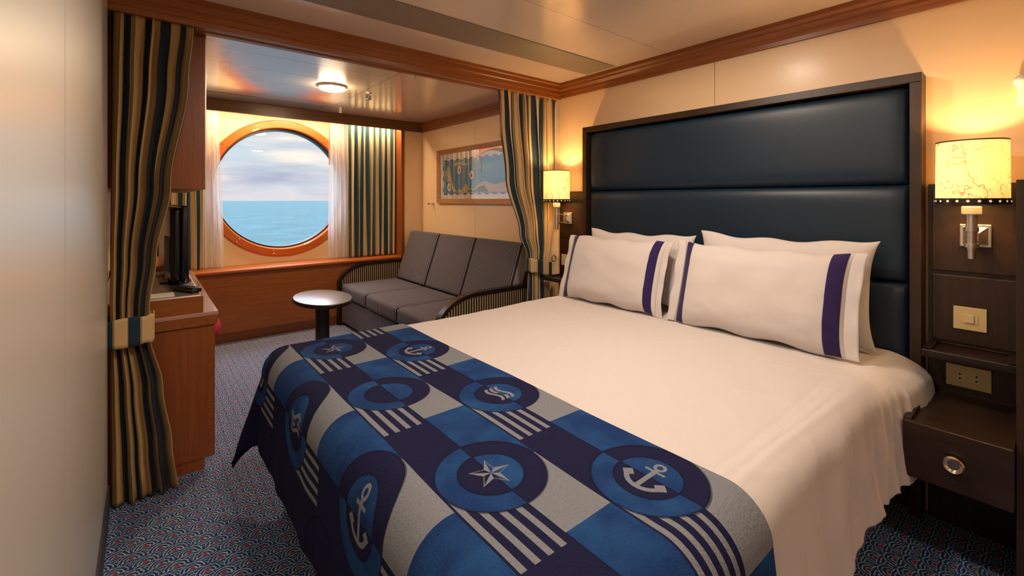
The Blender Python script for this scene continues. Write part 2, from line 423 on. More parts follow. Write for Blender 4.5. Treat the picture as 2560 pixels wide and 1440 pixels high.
# beam : profiled front, flat back board, white curtain track in the slot
bm = bmesh.new()
prof = [(YB+.028, 1.995), (YB, 1.995), (YB-.002, 2.02), (YB-.008, 2.022), (YB-.008, 2.05), (YB-.016, 2.055), (YB-.018, 2.082), (YB-.03, 2.088), (YB-.03, ZC), (YB+.028, ZC)]
prism(bm, prof, 'x', XL-.1, XR); bx(bm, XL-.1, XR, YB+.05, YB+.085, 1.990, ZC); struct('trim_5', bm, WX)
struct('trim_6', box(XL-.05, XR-.01, YB+.029, YB+.049, 2.0, 2.03), WHITEM)
bm = bmesh.new(); prism(bm, [(YW-.03, 2.002), (YW-.03, ZC), (YW+.0, ZC), (YW+.0, 2.002)], 'x', XL2, XR-.0)
for zz in (2.03, 2.06): bx(bm, XL2, XR, YW-.033, YW-.03, zz, zz+.018)
struct('trim_7', bm, wood('valance_wood', '#6e4a2c', '#5c3b20', '#7c583a', 'x'))
# vents
tag(link('ceiling_vent', box(-.05, 2.35, 1.825, 2.07, ZC-.004, ZC-.0005), PERF, origin=(1.15, 1.95, ZC)), 'long perforated grey metal vent strip in the ceiling above the bed', 'air vent')
tag(link('ceiling_vent', box(XL2+.02, 1.30, 4.27, 4.53, ZC-.004, ZC-.0005), PERF, origin=(.6, 4.4, ZC)), 'perforated metal vent strip in the ceiling beside the window valance', 'air vent')
# ceiling lamp
LC = Vector((1.095, 3.50, ZC))
cl = thing('ceiling_lamp', 'round flush ceiling lamp with glowing white glass, in the sitting area', 'lamp', LC)
link('lamp_base', lathe(bmesh.new(), LC, [(.105, 0), (.105, -.01), (.098, -.016)], n=48), CHROME, cl, smooth=True, angle=40)
link('glass_diffuser', lathe(bmesh.new(), LC, [(.097, -.012), (.088, -.028), (.06, -.036), (.02, -.039), (.001, -.040)], n=48), emi('lamp_glow', '#ffdcb0', 150.0*K_CEIL), cl, smooth=True)
for i in range(3):
    a = 2*pi*i/3+.4; bm = bmesh.new(); bx(bm, LC.x+.1*cos(a)-.006, LC.x+.1*cos(a)+.006, LC.y+.1*sin(a)-.006, LC.y+.1*sin(a)+.006, ZC-.022, ZC-.004, .002); link('clip', bm, CHROME, cl)
# sprinkler & cap & hook
def ceil_at(px, py, z):
    u = (px-1280)/F_PX; v_ = (500-py)/F_PX; Z = (z-CAMZ)/v_; R = u*Z; c, s = cos(radians(39.2)), sin(radians(39.2))
    return Vector((c*R+s*Z, -s*R+c*Z, z))
P = ceil_at(922, 232, ZC)
sp = thing('sprinkler_head', 'small chrome fire sprinkler hanging from the ceiling over the sofa', 'sprinkler', P)
link('base', lathe(bmesh.new(), P, [(.022, 0), (.022, -.006), (.01, -.012)], n=24), WHITEM, sp, smooth=True, angle=40)
bm = bmesh.new(); cyl(bm, P+Vector((0, 0, -.045)), .006, .035, n=12); bx(bm, P.x-.018, P.x-.013, P.y-.004, P.y+.004, P.z-.05, P.z-.02); bx(bm, P.x+.013, P.x+.018, P.y-.004, P.y+.004, P.z-.05, P.z-.02); cyl(bm, P+Vector((0, 0, -.055)), .022, .004, n=20)
link('deflector', bm, STEELD, sp)
P = ceil_at(851, 268, ZC)
tag(link('ceiling_bumper', lathe(bmesh.new(), P, [(.013, 0), (.013, -.05), (.010, -.055)], n=20), WHITEM, origin=P, smooth=True, angle=40), 'small beige cylindrical ceiling stop near the window valance', 'ceiling fitting')
P = ceil_at(1037, 184, ZC)
tag(link('ceiling_bumper', lathe(bmesh.new(), P, [(.013, 0), (.013, -.028), (.010, -.032)], n=20), WHITEM, origin=P, smooth=True, angle=40), 'small white ceiling stop just behind the wooden beam', 'ceiling fitting')

# ---------------------------------------------------------------- lights
def area(name, loc, size, power, color, rot=(0, 0, 0), shape='RECTANGLE', sy=None):
    l = bpy.data.lights.new(name, 'AREA'); l.energy = power; l.color = color; l.size = size; l.shape = shape
    if sy: l.size_y = sy
    o = bpy.data.objects.new(name, l); o.location = loc; o.rotation_euler = rot; COL.objects.link(o); return o
WARM = (1, .82, .66)
def downlight(x, y, p, lab):  # unseen ceiling lamps, added just out of view to fill the near room
    t = thing('added_downlight', lab, 'lamp', (x, y, ZC))
    link('trim_ring', lathe(bmesh.new(), (x, y, ZC), [(.10, 0), (.10, -.006), (.085, -.008), (.085, -.002)], n=40, closed=False), WHITEM, t, smooth=True, angle=40)
    link('lens', lathe(bmesh.new(), (x, y, ZC), [(.085, -.001), (.085, -.003)], n=40), emi('added_downlight_glow', '#ffe2b8', 3.0), t)
    a = area('added_downlight_fill', (x, y, ZC-.012), .17, p, WARM, shape='DISK'); a.parent = t; a.location = (0, 0, -.012)
downlight(1.50, 1.08, 12*K_ROOM, 'added ceiling downlight, out of view, above the middle of the bed')
downlight(.62, .75, 10*K_ROOM, 'added ceiling downlight, out of view, above the near foot corner of the bed')
downlight(.7, -.8, 6*K_ROOM, 'added ceiling downlight, out of view, at the back of the cabin')
# light strip hidden behind the valance
vt = thing('light_strip', 'linear light strip tucked behind the wooden valance over the porthole', 'lamp', (1.2, YW+.03, 2.06))
link('tube', box(.1, 2.1, YW+.012, YW+.034, 2.05, 2.07, .004), emi('strip_glow', '#ffe4bc', 6.0*K_VAL), vt)
a = area('strip_light', (1.2, YW+.05, 2.055), 1.95, 16*K_VAL, (1, .74, .46), (radians(12), 0, 0), sy=.03); a.parent = vt; a.location = (0, .02, -.012)
# ---------------------------------------------------------------- sea
bm = bmesh.new(); cyl(bm, (0, 0, -14), 9000, .1, n=64); tag(link('sea', bm, SEA, origin=(0, 0, -14)), 'calm blue sea out to the horizon beyond the porthole', 'sea')
bpy.data.objects['sea']['kind'] = 'stuff'

# ---------------------------------------------------------------- curtains
def lerp(a, b, t): return a+(b-a)*t
def sstep(a, b, t):
    t = max(0, min(1, (t-a)/(b-a))); return t*t*(3-2*t)
def interp(tab, z):
    for (z0, a), (z1, b) in zip(tab, tab[1:]):
        if z0 >= z >= z1:
            t = (z0-z)/(z0-z1); t = t*t*(3-2*t); return lerp(a, b, t)
    return tab[-1][1] if z < tab[-1][0] else tab[0][1]
def curtain_bm(left, right, depth, y0, ztop, zbot, nf, fabric, seed=0, nu=220, nv=90, hem=None, uoff=0, amp2=.35):
    """left/right/depth: tables [(z, value)] from the top down"""
    rn = random.Random(seed); ph = [rn.uniform(-.5, .5) for _ in range(nf+2)]
    def warp(s, tz):
        k = s*nf; i = int(k); f = k-i
        return (i+f+.0)/nf
    def f(s, t):
        zb = zbot+(hem(s) if hem else 0); z = lerp(ztop, zb, t); L, Rr, D = interp(left, z), interp(right, z), interp(depth, z)
        a = 2*pi*nf*s+ .9*sin(2*pi*s*1.7+seed)+.5*sin(2*pi*s*3.1+seed*2+t*1.5)
        amp = D*(.7+.3*sin(2*pi*s*2.3+seed+t*2))
        w = Rr-L
        xx = L+w*s + (w/nf)*amp2*sin(2*a)*.35 + (w/nf)*.10*sin(a*.5+t*3)
        yy = y0+amp*sin(a)+ .12*D*sin(2.0*a+t*4)
        if t < .03: yy = y0+(yy-y0)*(.55+.45*t/.03)
        return (xx, yy, z)
    return grid(f, nu, nv, lambda s, t: (uoff+s*fabric, 1-t))
# near left curtain, tied
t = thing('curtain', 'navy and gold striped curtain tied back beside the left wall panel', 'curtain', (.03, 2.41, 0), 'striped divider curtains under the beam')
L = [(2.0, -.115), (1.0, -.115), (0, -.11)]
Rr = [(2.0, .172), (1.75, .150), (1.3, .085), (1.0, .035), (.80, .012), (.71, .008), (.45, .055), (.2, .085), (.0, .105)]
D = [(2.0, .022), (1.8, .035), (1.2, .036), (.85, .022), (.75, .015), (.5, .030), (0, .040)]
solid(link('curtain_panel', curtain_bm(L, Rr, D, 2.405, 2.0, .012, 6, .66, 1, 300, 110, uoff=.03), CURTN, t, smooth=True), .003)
def band_bm(x0, x1, y, ry, z0, z1, droop=0, uoff=0, flip=1):
    def f(s, tt):
        a = 2*pi*s; cx, rx = (x0+x1)/2, (x1-x0)/2
        ca, sa = cos(a), sin(a); p = .5
        X = cx+rx*math.copysign(abs(ca)**p, ca); Y = y+ry*math.copysign(abs(sa)**p, sa)
        Z = lerp(z1, z0, tt)+droop*(X-cx)/rx+.003*sin(a*7+tt*3)
        return (X, Y, Z)
    return grid(f, 96, 8, lambda s, tt: (uoff+(.5+.5*math.copysign(abs(cos(2*pi*s))**.5, cos(2*pi*s)))*.219+.0005, tt))
solid(link('tieback', band_bm(-.14, .026, 2.40, .048, .655, .768, .004), CURT, t, smooth=True), .004)
# near right curtain, tied
t = thing('curtain', 'navy and gold striped curtain gathered to the wall beside the left bedside lamp', 'curtain', (2.2, 2.42, 0), 'striped divider curtains under the beam')
L = [(2.0, 1.862), (1.8, 1.872), (1.4, 1.92), (1.0, 2.045), (.84, 2.11), (.74, 2.135), (.5, 2.125), (0, 2.09)]
Rr = [(2.0, 2.395), (1.4, 2.395), (1.0, 2.375), (.74, 2.33), (.5, 2.345), (0, 2.36)]
D = [(2.0, .022), (1.7, .033), (1.2, .034), (.8, .018), (.5, .025), (0, .032)]
solid(link('curtain_panel', curtain_bm(L, Rr, D, 2.43, 2.0, .015, 6, .88, 3, 380, 110, uoff=.04), CURT, t, smooth=True), .003)
solid(link('tieback', band_bm(2.125, 2.35, 2.43, .038, .70, .80, -.025, .05), CURT, t, smooth=True), .004)
bm = bmesh.new(); torus(bm, (2.385, 2.425, .80), .022, .006, 'y', 24, 8); link('tieback_ring', bm, CURT, t, smooth=True)
# pull rods on the track
bm = bmesh.new(); cyl(bm, (1.868, 2.412, 1.665), .0055, .30, n=12, bev=.001); tag(link('curtain_wand', bm, WZ, origin=(1.868, 2.412, 1.66), smooth=True, angle=40), 'thin brown wooden pull rod at the edge of the right divider curtain', 'curtain rod')
# window curtains
def wc(x0, x1, y, nf, fabric, seed, mat, lab, name, cat, top=2.05, bot=.637, d=.026, grp=None, x0b=None, x1b=None):
    LL = [(top, x0), (bot, x0 if x0b is None else x0b)]; RR = [(top, x1), (bot, x1 if x1b is None else x1b)]; DD = [(top, d*.7), (1.8, d), (bot, d)]
    o = link(name, curtain_bm(LL, RR, DD, y, top, bot, nf, fabric, seed, 200, 50, amp2=.5), mat, origin=((x0+x1)/2, y, bot), smooth=True)
    tag(o, lab, cat, grp); return o
solid(wc(1.64, 2.155, 4.715, 9, .95, 5, CURTW, 'teal and gold striped window curtain hanging to the right of the porthole', 'window_curtain', 'curtain', grp='window curtains'), .002)
solid(wc(-.14, .395, 4.715, 9, .95, 8, CURTW, 'striped window curtain behind the television, left of the porthole', 'window_curtain', 'curtain', grp='window curtains'), .002)
wc(1.455, 1.66, 4.78, 5, .5, 2, SHEER, 'white sheer curtain between the porthole and the right striped curtain', 'sheer_curtain', 'curtain', d=.02, grp='sheer curtains')
wc(.38, .50, 4.78, 4, .4, 4, SHEER, 'white sheer curtain at the left edge of the porthole', 'sheer_curtain', 'curtain', d=.02, grp='sheer curtains', x1b=.54)
bm = bmesh.new(); cyl(bm, (1.455, 4.74, 1.60), .005, ZC-1.60, n=12, bev=.001); tag(link('curtain_wand', bm, PORTR, origin=(1.455, 4.74, 1.6), smooth=True, angle=40), 'thin orange wooden pull rod hanging before the upper right of the porthole', 'curtain rod')

# ---------------------------------------------------------------- headboard
HX = 2.33
hb = thing('headboard', 'tall navy leather headboard in a dark wooden frame behind the pillows', 'headboard', (XR, 1.22, 0))
bm = bmesh.new(); y0, y1, zt = .345, 2.09, 1.738; w = .036
bx(bm, HX+.0, XR, y0, y1, zt-w, zt, .002); bx(bm, HX, XR, y0, y0+w, .0, zt-w, .002); bx(bm, HX, XR, y1-w*.9, y1, .0, zt-w, .002); bx(bm, HX+.06, XR, y0+w, y1-w, .0, zt-w)
link('frame', bm, DARKW, hb)
def cushion(x_back, x_front, ya, yb, za, zb, p=6):
    d = x_back-x_front
    def f(s, tt):
        a, b = 2*s-1, 2*tt-1
        h = (max(0, 1-abs(a)**(p*3))**.5)*(max(0, 1-abs(b)**p)**.5)
        return (x_back-d*h, lerp(ya, yb, .5-.5*cos(pi*s)), lerp(za, zb, .5-.5*cos(pi*tt)))
    def g(s, tt):
        a = -cos(pi*s); b = -cos(pi*tt)
        h = (max(0, 1-abs(a)**40)**.5)*(max(0, 1-abs(b)**8)**.5)
        return (x_back-d*h, lerp(ya, yb, (a+1)/2), lerp(za, zb, (b+1)/2))
    return grid(g, 60, 36)
for za, zb in ((.45, .907), (.907, 1.302), (1.302, zt-w)):
    link('padded_panel', cushion(HX+.06, HX+.012, y0+w, y1-w*.9, za, zb), LEATH, hb, smooth=True)

# ---------------------------------------------------------------- bedside units
def bedside(ya, yb, lab, sgn, side):
    t = thing('bedside_unit', lab, 'nightstand', (XR, (ya+yb)/2, 0), 'dark wood bedside units')
    PX = 2.385
    bm = bmesh.new(); bx(bm, PX+.002, XR, ya, yb, .0, .668, .002); link('lower_back_panel', bm, DARKW, t)  # carried down to the floor, added to keep the wall below the drawer dark
    bm = bmesh.new(); bx(bm, PX, XR, ya, yb, .82, .956, .002); bx(bm, PX, XR, ya, yb, .94, 1.29, .002)
    bm2 = bmesh.new(); bx(bm2, PX, XR, ya+.012, yb-.012, .968, 1.288, .003); bx(bm2, PX+.012, XR, ya, yb, .69, 1.302); link('upper_panel', bm2, DARKW, t); bm.free()
    bm = bmesh.new(); bx(bm, PX, XR, ya+.012, yb-.012, .70, .953, .003); link('middle_panel', bm, DARKW, t)
    bm = bmesh.new(); bx(bm, 2.215, XR, ya+.005, yb-.005, .665, .682, .004); bx(bm, 2.215, 2.235, ya+.005, yb-.005, .665, .694, .004)
    bx(bm, 2.215, XR, ya+.005, ya+.03, .665, .694, .004); bx(bm, 2.215, XR, yb-.03, yb-.005, .665, .694, .004); link('shelf', bm, DARKY, t)
    bm = bmesh.new(); bx(bm, 1.945, XR-.03, ya, yb, .335, .350); bx(bm, 1.96, XR-.03, ya, ya+.018, .335, .518); bx(bm, 1.96, XR-.03, yb-.018, yb, .335, .518); bx(bm, 1.96, XR-.03, ya+.018, yb-.018, .48, .505)
    link('cabinet', bm, DARKY, t)
    d = link('drawer', box(1.94, 1.96, ya+.001, yb-.001, .335, .515, .002), DARKY, t)
    c = (1.94, (ya+yb)/2-.0, .425)
    bm = lathe(bmesh.new(), c, [(.006, 0), (.006, -.012), (.024, -.014), (.026, -.02), (.022, -.026), (.017, -.024), (.014, -.020), (.001, -.020)], 'x', 36)
    link('knob', bm, CHROME, d, smooth=True, angle=50)
    return t
bedside(.088, .335, 'dark wood bedside unit with drawer on the near side of the bed', -1, 0)
bedside(2.105, 2.375, 'dark wood bedside unit between the headboard and the right divider curtain', 1, 1)
# side board closing the near unit
struct('trim_8', box(1.99, XR, .070, .086, 0, 1.30, .001), DARKW)

def wplate(yc, zc, w, h, lab, kind):
    X = 2.385
    t = thing(kind, lab, 'switch' if kind == 'light_switch' else 'socket', (X, yc, zc))
    link('cover_plate', box(X-.007, X, yc-w/2, yc+w/2, zc-h/2, zc+h/2, .0015), IVORY, t)
    if kind == 'light_switch':
        bm = bmesh.new(); bx(bm, X-.0085, X-.007, yc-.022, yc+.022, zc-.017, zc+.017, .0004); link('bezel', bm, IVORY, t)
        link('rocker', box(X-.012, X-.008, yc-.0115, yc+.0115, zc-.015, zc+.015, .001), IVORY2, t)
    else:
        bm = bmesh.new(); bx(bm, X-.0085, X-.007, yc-.033, yc+.033, zc-.017, zc+.017, .0004); link('bezel', bm, IVORY2, t)
        for s in (-1, 1):
            for q in (-1, 1):
                bm = bmesh.new(); prism(bm, [(yc+s*.022-.004, zc+q*.006), (yc+s*.022+.004, zc+q*.006), (yc+s*.022+.002, zc+q*.0115), (yc+s*.022-.002, zc+q*.0115)], 'x', X-.0092, X-.0084); link('slot', bm, HOLE, t)
        link('blank_cover', box(X-.0095, X-.0085, yc-.010, yc+.010, zc-.015, zc+.015, .0003), IVORY, t)
    return t
def on_x(px, py, X):
    u = (px-1280)/F_PX; c, s = cos(radians(39.2)), sin(radians(39.2)); Z = X/(c*u+s); return Vector((X, Z*(c-s*u), CAMZ-(py-500)/F_PX*Z))
a_, b_ = on_x(2384, 795, 2.385), on_x(2468, 800, 2.385); m_ = on_x(2425, 797, 2.385)
wplate(m_.y, m_.z, abs(a_.y-b_.y), .085, 'ivory light switch on the near bedside panel below the lamp', 'light_switch')
a_, b_ = on_x(2365, 935, 2.385), on_x(2479, 950, 2.385); m_ = on_x(2421, 943, 2.385)
wplate(m_.y, m_.z, abs(a_.y-b_.y), .082, 'ivory double socket plate under the near bedside shelf', 'power_socket')
m_ = on_x(1418, 650, 2.385)
wplate(m_.y, m_.z, .105, .08, 'cream light switch on the bedside panel behind the left striped pillow', 'light_switch')

# ---------------------------------------------------------------- sconces
def sconce(yc, lab):
    X, sx = 2.385, 2.265; z0 = 1.108
    t = thing('wall_sconce', lab, 'lamp', (X, yc, z0), 'bedside wall sconces')
    bm = box(X-.010, X, yc-.042, yc+.042, z0-.042, z0+.042, .003)
    A = [bm.verts.new((X-.010, yc+a*.033, z0+b*.033)) for a, b in ((-1, -1), (1, -1), (1, 1), (-1, 1))]; Bq = [bm.verts.new((X-.032, yc+a*.010, z0+b*.010)) for a, b in ((-1, -1), (1, -1), (1, 1), (-1, 1))]
    bm.faces.new(Bq)
    for i in range(4): bm.faces.new((A[i], A[(i+1) % 4], Bq[(i+1) % 4], Bq[i]))
    link('mounting_plate', bm, METAL, t)
    bm = bmesh.new(); bx(bm, sx, X-.02, yc-.010, yc+.010, z0-.033, z0-.025, .001); bx(bm, sx, X-.02, yc-.010, yc+.010, z0+.025, z0+.033, .001)
    cyl(bm, (sx, yc, z0-.036), .019, .014, n=32); cyl(bm, (sx, yc, z0+.022), .019, .014, n=32); link('bracket', bm, METAL, t, smooth=True, angle=35)
    bm = bmesh.new(); cyl(bm, (sx, yc, z0-.078), .011, .11, n=32, bev=.002); cyl(bm, (sx, yc, z0-.045), .0135, .08, n=32); cyl(bm, (sx, yc, z0+.03), .0155, .055, n=32); link('stem', bm, METAL, t, smooth=True, angle=35)
    bm = bmesh.new(); cyl(bm, (sx, yc, z0+.080), .026, .030, n=40, bev=.003); link('socket_cup', bm, WHITEM, t, smooth=True, angle=35)
    zb, zt_, r = z0+.118, z0+.338, .094
    # shade: open drum
    sh = link('lamp_shade', lathe(bmesh.new(), (sx, yc, 0), [(r, zb+.018), (r*.985, zt_), (r*.985-.002, zt_), (r-.002, zb+.018)], n=72, closed=False), SHADE, t, smooth=True, angle=50)
    bm = lathe(bmesh.new(), (sx, yc, 0), [(r+.002, zb), (r+.002, zb+.020), (r-.003, zb+.020), (r-.003, zb), (r+.002, zb)], n=72, closed=False)
    bnd = link('shade_band', bm, STEELD, t, smooth=True, angle=50)
    for i in range(22):
        a = 2*pi*i/22; bm = bmesh.new(); c = Vector((sx+(r+.0015)*cos(a), yc+(r+.0015)*sin(a), zb+.010))
        bmesh.ops.create_icosphere(bm, subdivisions=2, radius=.0048); bmesh.ops.transform(bm, matrix=Matrix.Translation(c) @ Matrix.Rotation(a, 4, 'Z') @ Matrix.Diagonal((.35, 1, 1, 1)), verts=bm.verts)
        link('dot', bm, BEAD, bnd, smooth=True)
    bm = lathe(bmesh.new(), (sx, yc, 0), [(r*.985+.001, zt_-.002), (r*.985+.001, zt_+.002), (r*.985-.004, zt_+.002), (r*.985-.004, zt_-.002), (r*.985+.001, zt_-.002)], n=72, closed=False)
    link('shade_rim', bm, STEELD, t, smooth=True, angle=50)
    bm = lathe(bmesh.new(), (sx, yc, zb), [(.012, 0), (.016, .03), (.026, .07), (.024, .10), (.010, .12), (.001, .121)], n=24)
    link('bulb', bm, emi('bulb_glow', '#ffdf9a', 6), t, smooth=True)
    l = bpy.data.lights.new('sconce_light', 'POINT'); l.energy = 4.6*K_SCONCE; l.color = (1, .62, .26); l.shadow_soft_size = .02
    o = bpy.data.objects.new('sconce_light', l); COL.objects.link(o); o.parent = t; o.location = (sx-X, 0, zb+.15-z0)
BEAD = newmat('pearl_dot', '#f0e0c0', .4, Emission_Color=srgb('#ffe6b0'), Emission_Strength=.35)
sconce(.203, 'bedside wall lamp with glowing map-print shade, nearest the camera')
sconce(2.275, 'bedside wall lamp with glowing shade beside the divider curtain')
# wall fittings
P = on_x(2556, 205, XR)
t = thing('wall_hook', 'white round-headed wall fitting at the right edge high above the near lamp', 'hook', P)
bm = bmesh.new(); bmesh.ops.create_uvsphere(bm, u_segments=24, v_segments=14, radius=.022); bmesh.ops.transform(bm, matrix=Matrix.Translation(P+Vector((-.028, 0, .0))), verts=bm.verts); link('knob', bm, WHITEM, t, smooth=True)
bm = box(XR-.02, XR, P.y-.014, P.y+.012, P.z-.085, P.z, .003); link('bracket', bm, WHITEM, t)
P = on_x(1084, 509, XR)
t = thing('wall_hook', 'small metal coat hook on the wall left of the framed map', 'hook', P)
bm = bmesh.new(); cyl(bm, P+Vector((-.06, 0, 0)), .008, .06, 'x', 16); bx(bm, P.x-.065, P.x-.055, P.y-.013, P.y+.013, P.z-.013, P.z+.013, .003); link('hook_arm', bm, METAL, t, smooth=True, angle=40)
link('base', lathe(bmesh.new(), P, [(.017, 0), (.017, -.006)], 'x', 24), METAL, t)

# ---------------------------------------------------------------- framed map
PX0 = XR-.004
ya, yb, za, zb = 2.86, 4.20, 1.205, 1.76; fw = .046
pc = thing('framed_map', 'wide wooden framed island map with white mat on the wall over the sofa', 'picture', (XR, (ya+yb)/2, za))
bm = bmesh.new()
def fr(bm, ya, yb, za, zb, w, x0, x1, x2):
    O = [(ya, za), (yb, za), (yb, zb), (ya, zb)]; I = [(ya+w, za+w), (yb-w, za+w), (yb-w, zb-w), (ya+w, zb-w)]
    vo = [bm.verts.new((x0, *p)) for p in O]; vo2 = [bm.verts.new((x1, *p)) for p in O]; vi = [bm.verts.new((x2, *p)) for p in I]; vi2 = [bm.verts.new((x0, *p)) for p in I]
    for i in range(4):
        j = (i+1) % 4; bm.faces.new((vo[i], vo[j], vo2[j], vo2[i])); bm.faces.new((vo2[i], vo2[j], vi[j], vi[i])); bm.faces.new((vi[i], vi[j], vi2[j], vi2[i]))
fr(bm, ya, yb, za, zb, fw, XR, XR-.028, XR-.014); link('frame', bm, FRAMEW, pc)
link('mat_board', box(PX0-.002, PX0, ya+fw, yb-fw, za+fw, zb-fw), newmat('mat_white', '#e6e2de', .8), pc)
ma, mb, mza, mzb = 2.99, 4.085, 1.305, 1.64
def mapmat():
    m = newmat('map_sea', '#5f93b4', .8); x, y, z, v = coords(); wv = ((z+(y*60).sin()*.003)/.011).fract().lt(.22); setcol(colmix(srgb('#5a8fb2'), srgb('#86adc4'), wv)); return m
mp = link('map_print', box(PX0-.003, PX0-.002, ma, mb, mza, mzb), mapmat(), pc)
def flat(name, pts, mat, off, par):
    bm = bmesh.new(); vs = [bm.verts.new((PX0-.003-off, mb-p[0]*(mb-ma), mza+p[1]*(mzb-mza))) for p in pts]; bm.faces.new(vs); return link(name, bm, mat, par)
LAND = newmat('map_land', '#d8c48a', .8); GRN = newmat('map_forest', '#5d7a52', .8); REDM = newmat('map_red', '#8e2c38', .8); MW = newmat('map_white', '#e8dfd2', .8); MDK = newmat('map_dark', '#3d4a52', .8)
flat('island', [(.03, .62), (.07, .86), (.10, .80), (.13, .55), (.15, .36), (.19, .15), (.24, .06), (.18, .04), (.12, .2), (.07, .35), (.05, .5)], LAND, .0002, mp)
flat('island', [(.16, .86), (.22, .93), (.30, .92), (.40, .86), (.46, .84), (.36, .82), (.28, .84), (.2, .82)], LAND, .0002, mp)
flat('coast', [(.24, .02), (.26, .12), (.32, .10), (.38, .30), (.42, .16), (.5, .12), (.58, .26), (.66, .34), (.8, .22), (.97, .3), (.97, .02)], LAND, .0002, mp)
flat('forest', [(.40, .03), (.42, .12), (.5, .08), (.58, .18), (.66, .22), (.72, .03)], GRN, .0004, mp)
for i in range(14):
    c_ = (random.uniform(.06, .14), random.uniform(.3, .7)) if i < 6 else (random.uniform(.3, .6), random.uniform(.05, .15)); flat('hill_mark', [(c_[0]-.008, c_[1]-.02), (c_[0]+.008, c_[1]-.01), (c_[0], c_[1]+.03)], MDK, .0006, mp)
for cx_, cy_ in ((.27, .70), (.47, .52), (.10, .20)):
    flat('medallion', [(cx_+.045*cos(a*pi/12), cy_+.16*sin(a*pi/12)) for a in range(24)], MDK, .0007, mp)
    flat('medallion_face', [(cx_+.038*cos(a*pi/12), cy_+.135*sin(a*pi/12)) for a in range(24)], MW, .0009, mp)
    flat('ship', [(cx_-.015, cy_-.05), (cx_+.018, cy_-.05), (cx_+.004, cy_+.08)], REDM, .0011, mp)
for i in range(9):
    u0 = i/9; flat('border_dash', [(u0, 1.0), (u0+.055, 1.0), (u0+.055, 1.035), (u0, 1.035)], REDM, .0002, mp); flat('border_dash', [(u0, -.035), (u0+.055, -.035), (u0+.055, 0), (u0, 0)], REDM, .0002, mp)
for i in range(3):
    w0 = i/3+.05; flat('border_dash', [(-.014, w0), (0, w0), (0, w0+.14), (-.014, w0+.14)], REDM, .0002, mp)
link('glass', box(XR-.0145, XR-.0125, ya+fw-.004, yb-fw+.004, za+fw-.004, zb-fw+.004), PGLASS, pc)

# ---------------------------------------------------------------- sofa
SY0, SY1, SX0, SX1 = 2.56, 4.56, 1.49, 2.40
so = thing('sofa', 'charcoal pinstriped three-seat sofa with black curved arms under the framed map', 'sofa', (1.95, 3.56, 0))
link('base', box(SX0+.02, SX1-.05, SY0+.05, SY1-.05, .03, .275, .01), PINY, so)
for a, b in ((.06, .12), (1.86, 1.92)):
    for xx in (SX0+.08, SX1-.15): link('foot', box(xx, xx+.05, SY0+a, SY0+b, 0, .03), SOFAW, so)
def pad(x0, x1, y0, y1, z0, z1, bev=.035, seg=5): return box(x0, x1, y0, y1, z0, z1, bev=bev, seg=seg)
cw = (SY1-SY0-.12)/3
for i in range(3):
    a = SY0+.06+cw*i; b = a+cw
    bm = pad(SX0, 2.08, a+.003, b-.003, .28, .415)
    link('seat_cushion', bm, PINY, so, smooth=True, angle=60)
    bm = pad(-.065, .065, a+.003, b-.003, 0, .53, .03); M = Matrix.Translation((2.125, 0, .395)) @ Matrix.Rotation(radians(19), 4, 'Y'); bmesh.ops.transform(bm, matrix=M, verts=bm.verts)
    for vt_ in bm.verts: vt_.co.x = min(vt_.co.x, SX1+.005)
    link('back_cushion', bm, PINY, so, smooth=True, angle=60)
def arm(y0, y1):
    prof = []; n = 14; x0, x1 = SX0-.02, SX0+.30; zt_ = .60; zl = .40
    for i in range(n+1):
        a = pi-(pi/2)*i/n; prof.append((x1+(x1-x0)*cos(a), zl+(zt_-zl)*sin(a)))
    prof += [(SX1, zt_+.005)]
    full = [(x0, .02)]+prof+[(SX1, .02)]
    inner = [(p[0]+.012 if p[0] < x1 else p[0], p[1]-.012) for p in full]; inner[0] = (x0+.012, .02); inner[-1] = (SX1-.01, .02)
    bm = bmesh.new(); prism(bm, inner, 'y', y0+.006, y1-.006); o = link('arm', bm, PINX, so)
    # wooden cap following the profile
    bm = bmesh.new(); P_ = [(x0, .02)]+prof; Q_ = []
    for i, p in enumerate(P_):
        q = P_[min(i+1, len(P_)-1)]; r = P_[max(i-1, 0)]; tx, tz = q[0]-r[0], q[1]-r[1]; l = hypot(tx, tz); Q_.append((p[0]+tz/l*.028, p[1]-tx/l*.028))
    R0 = [[bm.verts.new((p[0], y, p[1])) for p in P_] for y in (y0, y1)]; R1 = [[bm.verts.new((p[0], y, p[1])) for p in Q_] for y in (y0, y1)]
    for i in range(len(P_)-1):
        bm.faces.new((R0[0][i], R0[0][i+1], R0[1][i+1], R0[1][i])); bm.faces.new((R1[0][i], R1[0][i+1], R1[1][i+1], R1[1][i]))
        for k in (0, 1): bm.faces.new((R0[k][i], R0[k][i+1], R1[k][i+1], R1[k][i]))
    link('arm_cap', bm, SOFAW, o, smooth=True, angle=35)
arm(SY0, SY0+.055); arm(SY1-.055, SY1)

